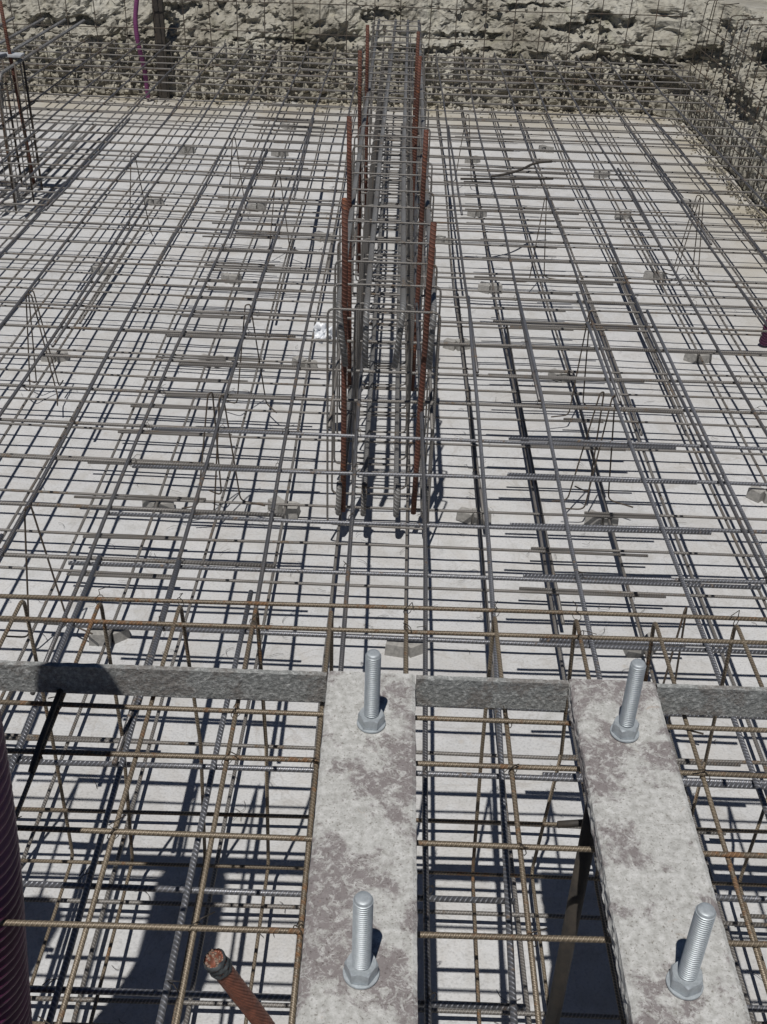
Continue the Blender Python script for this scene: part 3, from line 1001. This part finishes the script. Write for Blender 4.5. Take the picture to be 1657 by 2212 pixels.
# ------------------------------------------------------------------ wall meshes
wm = thing('back_wall_mesh', 'open grid of thin rusty upright and crosswise bars before the back earth wall', 'rebar mesh', (-0.5, 12.42, 0.08))
x = -4.4
while x < 3.0:
    lean = 0.04 * (x / 3.0) + j(.03)
    mbar(wm, 'upright_bar', (x, 12.42, 0.09), (x + lean, 12.44 + j(.02), 1.75), 0.0048, M['steel_dark'], 0.006)
    x += 0.295 + j(.015)
for z, dz in ((0.36, 0), (0.77, 0), (1.06, 0.0), (1.36, 0)):
    mbar(wm, 'crosswise_bar', (-4.45, 12.405, z), (3.0, 12.405, z + dz), 0.0048, M['steel_dark'], 0.008)
wr = thing('right_wall_mesh', 'open grid of thin rusty bars with hooked tops along the right earth wall', 'rebar mesh', (3.05, 8.5, 0.08))
y = 4.2
while y < 12.4:
    zt = 1.26 + j(.05)
    x0 = 3.05
    lean = 0.10 + j(.02)
    pts = fillet([P(wr, q) for q in ((x0, y, 0.09), (x0 + lean * .5, y + j(.02), 0.6), (x0 + lean, y + j(.03), zt), (x0 + lean + 0.16, y + j(.05), zt + .01))], 0.03, 4)
    Geo().tube(pts, 0.0048, 6).build('upright_bar', M['steel_dark'], wr)
    y += 0.24 + j(.03)
for z in (0.30, 0.62, 0.80, 1.02):
    mbar(wr, 'lengthwise_bar', (3.035 + z * .085, 4.0, z), (3.035 + z * .085, 12.4, z), 0.005, M['steel_dark'], 0.008)

# ------------------------------------------------------------------ mortar spacer blocks
CAMP = Vector((0, 0, 2.75))
def ray(px, py):
    u, v_ = (px - 828.5) / 2341.0, -(py - 1106.0) / 2341.0
    return (cx * u + cy * v_ + fw)
def floor_at(px, py, z=0.0):
    r = ray(px, py)
    return CAMP + r * ((2.75 - z) / -r.z)
blocks = [(625, 278, 'behind the left half of the mats, near the back wall'), (405, 328, 'at the far left, well back on the floor'),
          (605, 338, 'left of the deep cage by its third starter bar'), (335, 443, 'at the left, beyond the middle of the floor'),
          (555, 455, 'short way left of the deep cage, by its second starter'), (222, 592, 'at the left edge area, in two pieces side by side'),
          (500, 610, 'left of the deep cage where its near end begins'), (700, 520, 'touching the left flank of the deep cage'),
          (122, 778, 'dark and lumpy at the far left of the middle rows'), (460, 788, 'standing left of the white plastic scrap'),
          (660, 795, 'close left of the near end of the deep cage'), (345, 1098, 'broken, in front left of the deep cage'),
          (615, 1108, 'just left of the bent ends of the deep cage'), (240, 1382, 'large pale wedge behind the grey strip at left'),
          (875, 1408, 'behind the left plate of the template'), (1058, 630, 'pale, right of the near end of the deep cage'),
          (1030, 468, 'right of the second starter of the deep cage'), (960, 527, 'touching the right flank of the deep cage'),
          (1020, 352, 'far right of the deep cage near its third starter'), (1300, 382, 'on the right, near the far right corner'),
          (1345, 472, 'on the right side under the splayed bars'), (1412, 603, 'large and pale on the right side'),
          (1505, 780, 'at the right, beside the purple conduit foot'), (1212, 822, 'dark, right of the deep cage in the middle rows'),
          (1022, 1123, 'just right of the bent ends of the deep cage'), (1300, 1135, 'under the bent foot of the right hand bar chair'),
          (1385, 1408, 'behind the far bolt of the right plate'), (1648, 1078, 'crumbled, at the right edge of the floor'),
          (985, 752, 'faint, by the right flank of the deep cage'), (1180, 328, 'by the curved dark bar near the back right'),
          (1490, 445, 'in the far right corner rows')]
for i, (px, py, where) in enumerate(blocks):
    c = floor_at(px, py)
    h = random.uniform(0.05, 0.058)
    gb = Geo()
    for sg in (-1, 1):
        an = sg * random.uniform(0.25, 0.6)
        lw, ld, hh = random.uniform(.034, .042), random.uniform(.024, .030), h * random.uniform(.85, 1.05)
        cxx = sg * 0.036
        pl = []
        for (px_, py_) in ((-lw, -ld), (lw * random.uniform(.8, 1.1), -ld), (lw, ld * random.uniform(.5, 1.0)), (lw * .55, ld * 1.1), (-lw, ld)):
            pl.append((cxx + px_ * math.cos(an) - py_ * math.sin(an), px_ * math.sin(an) + py_ * math.cos(an)))
        nn_ = len(pl)
        vs = [(a * 1.03, b * 1.03, -0.004) for a, b in pl] + [(a * .98, b * .98, hh + random.uniform(-.003, .003)) for a, b in pl]
        gb.poly(vs, [tuple(range(nn_))[::-1], tuple(range(nn_, 2 * nn_))] + [(k, (k + 1) % nn_, nn_ + (k + 1) % nn_, nn_ + k) for k in range(nn_)])
    o = gb.build('spacer_block', M['block'], None, False)
    o.location = (c.x, c.y, 0.002)
    o.rotation_euler = (0, 0, random.uniform(-0.5, 0.5))
    tag(o, 'grey mortar spacer block ' + where, 'spacer block', 'grey mortar spacer blocks under the bottom mat')

# ------------------------------------------------------------------ bent-wire bar chairs between the mats
def chair(px, py, where, spread=0.075, r=0.0036, yaw=0.0, double=False):
    c = floor_at(px, py, UZ + .02)
    g = Geo()
    zb = 0.09 - UZ - .03
    a = [(-spread - .06, 0.10, zb), (-spread, 0.02, zb), (-0.012, 0, 0), (0.014, 0, 0), (spread, -0.02, zb), (spread + .02, -0.14, zb)]
    g.tube(fillet(a, 0.03, 4), r, 8)
    b = None if not double else [(-spread - .04, 0.17, zb), (-spread * .8, 0.12, zb), (-0.012, 0.06, -0.002), (0.014, 0.055, -0.002), (spread * .9, 0.08, zb), (spread, 0.16, zb)]
    if b:
        g.tube(fillet(b, 0.03, 4), r, 8)
    o = g.build('bar_chair', M['steel_dark'])
    o.location = (c.x, c.y, UZ + .03)
    o.rotation_euler = (0, 0, yaw)
    tag(o, 'thin bent-wire bar chair ' + where, 'bar chair', 'bent-wire bar chairs holding up the top mat')
for px, py, where, yaw in ((62, 640, 'at the far left with splayed legs', .1), (535, 662, 'left of the near end of the deep cage', .4), (478, 860, 'in front left of the deep cage with looped feet', 1.1),
                      (287, 335, 'at the left beyond the middle', .2), (505, 300, 'left of the farthest starter bars', .9), (600, 372, 'left of the second starter bar', .7),
                      (1273, 678, 'on the right with crossing legs', 1.2), (1325, 860, 'on the right above a bent foot and block', .9), (1515, 430, 'at the far right with a wide stance', .1),
                      (1178, 432, 'right of the deep cage beyond the middle', 1.0), (1480, 1320, 'just behind the strip at the right', 1.1), (1010, 250, 'close right of the farthest starter bars', .6),
                      (60, 1100, 'at the left edge in front of the middle rows', .9)):
    chair(px, py, where, yaw=yaw, double=px in (62, 478, 1325, 1515))

# ------------------------------------------------------------------ loose things
def loose(name, pts, r, mat, label, cat, base):
    g = Geo().tube([Vector(p) - Vector(base) for p in pts], r, 8)
    o = g.build(name, M[mat])
    o.location = base
    return tag(o, label, cat)
a, b = floor_at(995, 386, UZ + .03), floor_at(1195, 386, UZ + .03)
loose('loose_bar', wavy(a, b, .004), 0.008, 'dark', 'straight dark bar lying on the top mat right of the deep cage', 'loose bar', a)
p = [floor_at(*q, UZ + .05) for q in ((1062, 381), (1100, 375), (1128, 366), (1148, 355), (1168, 350), (1192, 349))]
loose('loose_bar', fillet(p, 0.06, 3), 0.009, 'dark', 'curved dark bar end rising from the top mat near the back right', 'loose bar', p[0])
a, b = floor_at(1205, 1781, 1.0), floor_at(1310, 1774, 1.0)
loose('loose_bar', wavy(a, b, .001, .08), 0.0075, 'dark', 'short black bar stub poking out from under the right plate', 'loose bar', a)
# bent brown bar below the strip, its shade painted in as near-black
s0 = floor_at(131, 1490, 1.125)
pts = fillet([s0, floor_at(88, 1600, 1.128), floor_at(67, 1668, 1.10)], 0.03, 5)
loose('bent_bar', pts, 0.0068, 'dark', 'bent bar end in painted-on shade lying over the brown cage below the grey strip at the left', 'bent bar', s0)

# crumpled white plastic
v, f = [], []
nn = 14
for jn in range(nn + 1):
    for i in range(nn + 1):
        u_, w_ = i / nn - .5, jn / nn - .5
        q = Vector((u_ * 4, w_ * 4, 1.7))
        v.append((u_ * 0.10 + .02 * noise.noise(q * 1.3), w_ * 0.08 + .02 * noise.noise(q * 1.7), 0.05 * noise.noise(q) + 0.03 * noise.noise(q * 2.5) - abs(u_) * .10))
for jn in range(nn):
    for i in range(nn):
        a = jn * (nn + 1) + i
        f.append((a, a + 1, a + nn + 2, a + nn + 1))
o = mk('plastic_scrap', v, f, M['plastic'])
sm = o.modifiers.new('thick', 'SOLIDIFY')
sm.thickness = 0.0012
c = floor_at(703, 712, 0.66)
o.location = c
o.rotation_euler = (0.5, 0.1, 0.3)
tag(o, 'crumpled white plastic scrap caught on the near left corner of the deep cage', 'plastic scrap')

# stranded copper cable
def cable():
    tip, low = floor_at(463, 2072, 1.57), floor_at(592, 2240, 1.36)
    end = low + (low - tip) * 0.9 + Vector((0.01, 0, -0.12))
    t = thing('copper_cable', 'thick stranded copper cable with a taped cut end, leaning in at the bottom', 'cable', tuple(end))
    core = fillet([end, low, tip], 0.08, 10)
    core = [p - end for p in core]
    R = 0.0118
    # resample
    L = [0]
    for k in range(1, len(core)):
        L.append(L[-1] + (core[k] - core[k - 1]).length)
    def at_(s):
        for k in range(1, len(core)):
            if s <= L[k] or k == len(core) - 1:
                q = (s - L[k - 1]) / max(1e-6, L[k] - L[k - 1])
                return core[k - 1].lerp(core[k], min(1, q))
    n = 70
    ax = [at_(L[-1] * k / n) for k in range(n + 1)]
    g = Geo()
    ns = 18
    for q in range(ns):
        pts = []
        for k, p in enumerate(ax):
            tn = (ax[min(n, k + 1)] - ax[max(0, k - 1)]).normalized()
            sd = tn.cross(Vector((0, 0, 1))).normalized()
            u2 = sd.cross(tn)
            an = 2 * PI * q / ns + (L[-1] * k / n) / 0.20 * 2 * PI
            pts.append(p + (sd * math.cos(an) + u2 * math.sin(an)) * (R * 0.88))
        g.tube(pts, 0.0023, 6)
    g.tube(ax, R * .80, 10)
    g.build('strands', M['copper'], t)
    tn = (ax[-1] - ax[-6]).normalized()
    sd = tn.cross(Vector((0, 0, 1))).normalized()
    u2 = sd.cross(tn)
    g = Geo()
    rad = []
    pts = []
    for k in range(9):
        pts.append(ax[-1] - tn * (0.026 - 0.0036 * k))
        rad.append((R + 0.0017) * (1 + 0.08 * math.sin(k * 2.1)))
    g.tube(pts, R, 20, False, rad)
    o = g.build('tape', M['rubber'], t)
    for vv in o.data.vertices:
        vv.co += Vector((noise.noise(vv.co * 300), noise.noise(vv.co * 320 + Vector((5, 5, 5))), noise.noise(vv.co * 280 + Vector((9, 1, 1))))) * 0.0022
    g = Geo()
    ctr = ax[-1] + tn * 0.001
    for ring, cnt in ((0, 1), (0.33, 6), (0.62, 11), (0.88, 16)):
        for q in range(cnt):
            an = 2 * PI * q / cnt + ring * 3
            an += random.uniform(-.25, .25)
            c_ = ctr + (sd * math.cos(an) + u2 * math.sin(an)) * (R * ring * random.uniform(.9, 1.04))
            tl = Vector((random.uniform(-1, 1), random.uniform(-1, 1), random.uniform(-1, 1))) * 0.0022
            g.tube([c_ - tn * 0.012, c_ + tl + tn * random.uniform(-0.006, 0.0035)], random.uniform(0.0014, 0.0023), 5)
    g.build('cut_strands', M['copper_cut'], t)
    # a ragged flap of tape hanging off
    fl = [ax[-1] - tn * 0.022 - sd * 0.0]
    base = ax[-1] - tn * 0.024
    left = sd if sd.x < 0 else -sd
    g = Geo()
    q0 = base + left * R
    vs = [q0 + tn * .006, q0 - tn * .004, q0 + left * .011 - tn * .010 - Vector((0, 0, .006)), q0 + left * .012 - tn * .001, q0 + left * .024 - tn * .014]
    vs2 = [p - u2 * 0.0008 for p in vs]
    g.poly(vs + vs2, [(0, 1, 2, 3), (3, 2, 4), (8, 7, 6, 5), (9, 7, 8), (0, 3, 8, 5), (1, 6, 7, 2), (2, 7, 9, 4), (3, 4, 9, 8)])
    g.build('tape_flap', M['rubber'], t, False)
cable()

# corrugated conduits
def conduit(path, r, pitch, amp, mat, label, base, sides=36):
    path = fillet(path, 0.2, 12)
    L = [0]
    for k in range(1, len(path)):
        L.append(L[-1] + (path[k] - path[k - 1]).length)
    n = int(L[-1] / (pitch / 6))
    pts, rad = [], []
    k = 1
    for q in range(n + 1):
        s = L[-1] * q / n
        while k < len(path) - 1 and s > L[k]:
            k += 1
        w = (s - L[k - 1]) / max(1e-6, L[k] - L[k - 1])
        pts.append(path[k - 1].lerp(path[k], w) - Vector(base))
        ph = (s / pitch) % 1.0
        dome = 1.0 if L[-1] - s > r or r < 0.06 else math.sqrt(max(0.02, 1 - ((r - (L[-1] - s)) / r) ** 2))
        rad.append(dome * r)
    gg = Geo().tube(pts, r, sides, True, rad)
    for q in range(len(pts)):
        s_ = L[-1] * q / n
        for kk in range(sides):
            ph = (s_ / pitch + kk / sides) % 1.0
            w = 0.5 - 0.5 * math.cos(2 * PI * ph)
            vi = q * sides + kk
            d = gg.v[vi] - pts[q]
            if d.length > 1e-6:
                gg.v[vi] = pts[q] + d * (1 + amp / r * (w ** 0.6 * 2 - 1))
    o = gg.build('conduit', M[mat])
    # give the ridges a slight helix
    o.location = base
    tag(o, label, 'conduit')
    return o
conduit([Vector((-0.845, 1.24, 0.02)), Vector((-0.775, 1.24, 0.72)), Vector((-0.723, 1.24, 1.20)), Vector((-0.700, 1.24, 1.58)), Vector((-0.735, 1.24, 2.0)), Vector((-0.775, 1.24, 2.43))], 0.105, 0.026, 0.005, 'hose',
        'thick dark purple corrugated conduit rising out of frame at the lower left', (-0.845, 1.24, 0.0))  # unseen upper part is widened and domed to shape its cast shadow
conduit([Vector((-1.20, 1.18, 0.02)), Vector((-1.19, 1.2, 1.0)), Vector((-1.18, 1.22, 2.10))], 0.085, 0.024, 0.005, 'hose',  # added outside the frame to cast the left round shadow
        'added unseen purple corrugated conduit beside the lower left one, casting the left round shadow', (-1.20, 1.18, 0.0))
conduit([Vector((-2.76, 12.5, 0.03)), Vector((-2.76, 12.45, 0.35)), Vector((-2.79, 12.36, 0.62)), Vector((-2.80, 12.36, 0.85)), Vector((-2.75, 12.36, 1.1)), Vector((-2.71, 12.36, 1.5))], 0.024, 0.02, 0.0008, 'hose_pink',
        'slim magenta conduit standing upright against the back earth wall', (-2.76, 12.5, 0.0), 14)
conduit([Vector((2.36, 6.36, 0.03)), Vector((2.35, 6.3, 0.22)), Vector((2.47, 6.25, 0.45)), Vector((2.6, 6.2, 0.9))], 0.034, 0.02, 0.003, 'hose',
        'dark purple conduit curving up at the right edge of the picture', (2.36, 6.36, 0.0), 18)
# dark post behind the magenta conduit
g = Geo()
g.box(-0.055, 0.055, -0.03, 0.03, 0, 1.75)
o = g.build('timber_post', M['dark'], smooth=False)
o.location = (-2.60, 12.62, 0.0)
tag(o, 'dark timber post standing beside the magenta conduit at the back wall', 'post')

# ------------------------------------------------------------------ scraps of tie wire on the floor
g = Geo()
for i in range(420):
    x, y = random.uniform(-2.8, 2.4), random.uniform(1.4, 8.0) if i % 3 else random.uniform(1.5, 4.2)
    a = random.random() * 6
    l = random.uniform(.012, .035)
    cv = random.uniform(-1, 1)
    pts = []
    for k in range(6):
        s = (k / 5 - .5) * 2
        pts.append((x + math.cos(a) * s * l - math.sin(a) * cv * s * s * l * .7, y + math.sin(a) * s * l + math.cos(a) * cv * s * s * l * .7, 0.010 + 0.003 * random.random()))
    g.tube(pts, 0.0008, 4, False)
tag(g.build('tie_wire_scraps', M['wire']), kind='stuff')
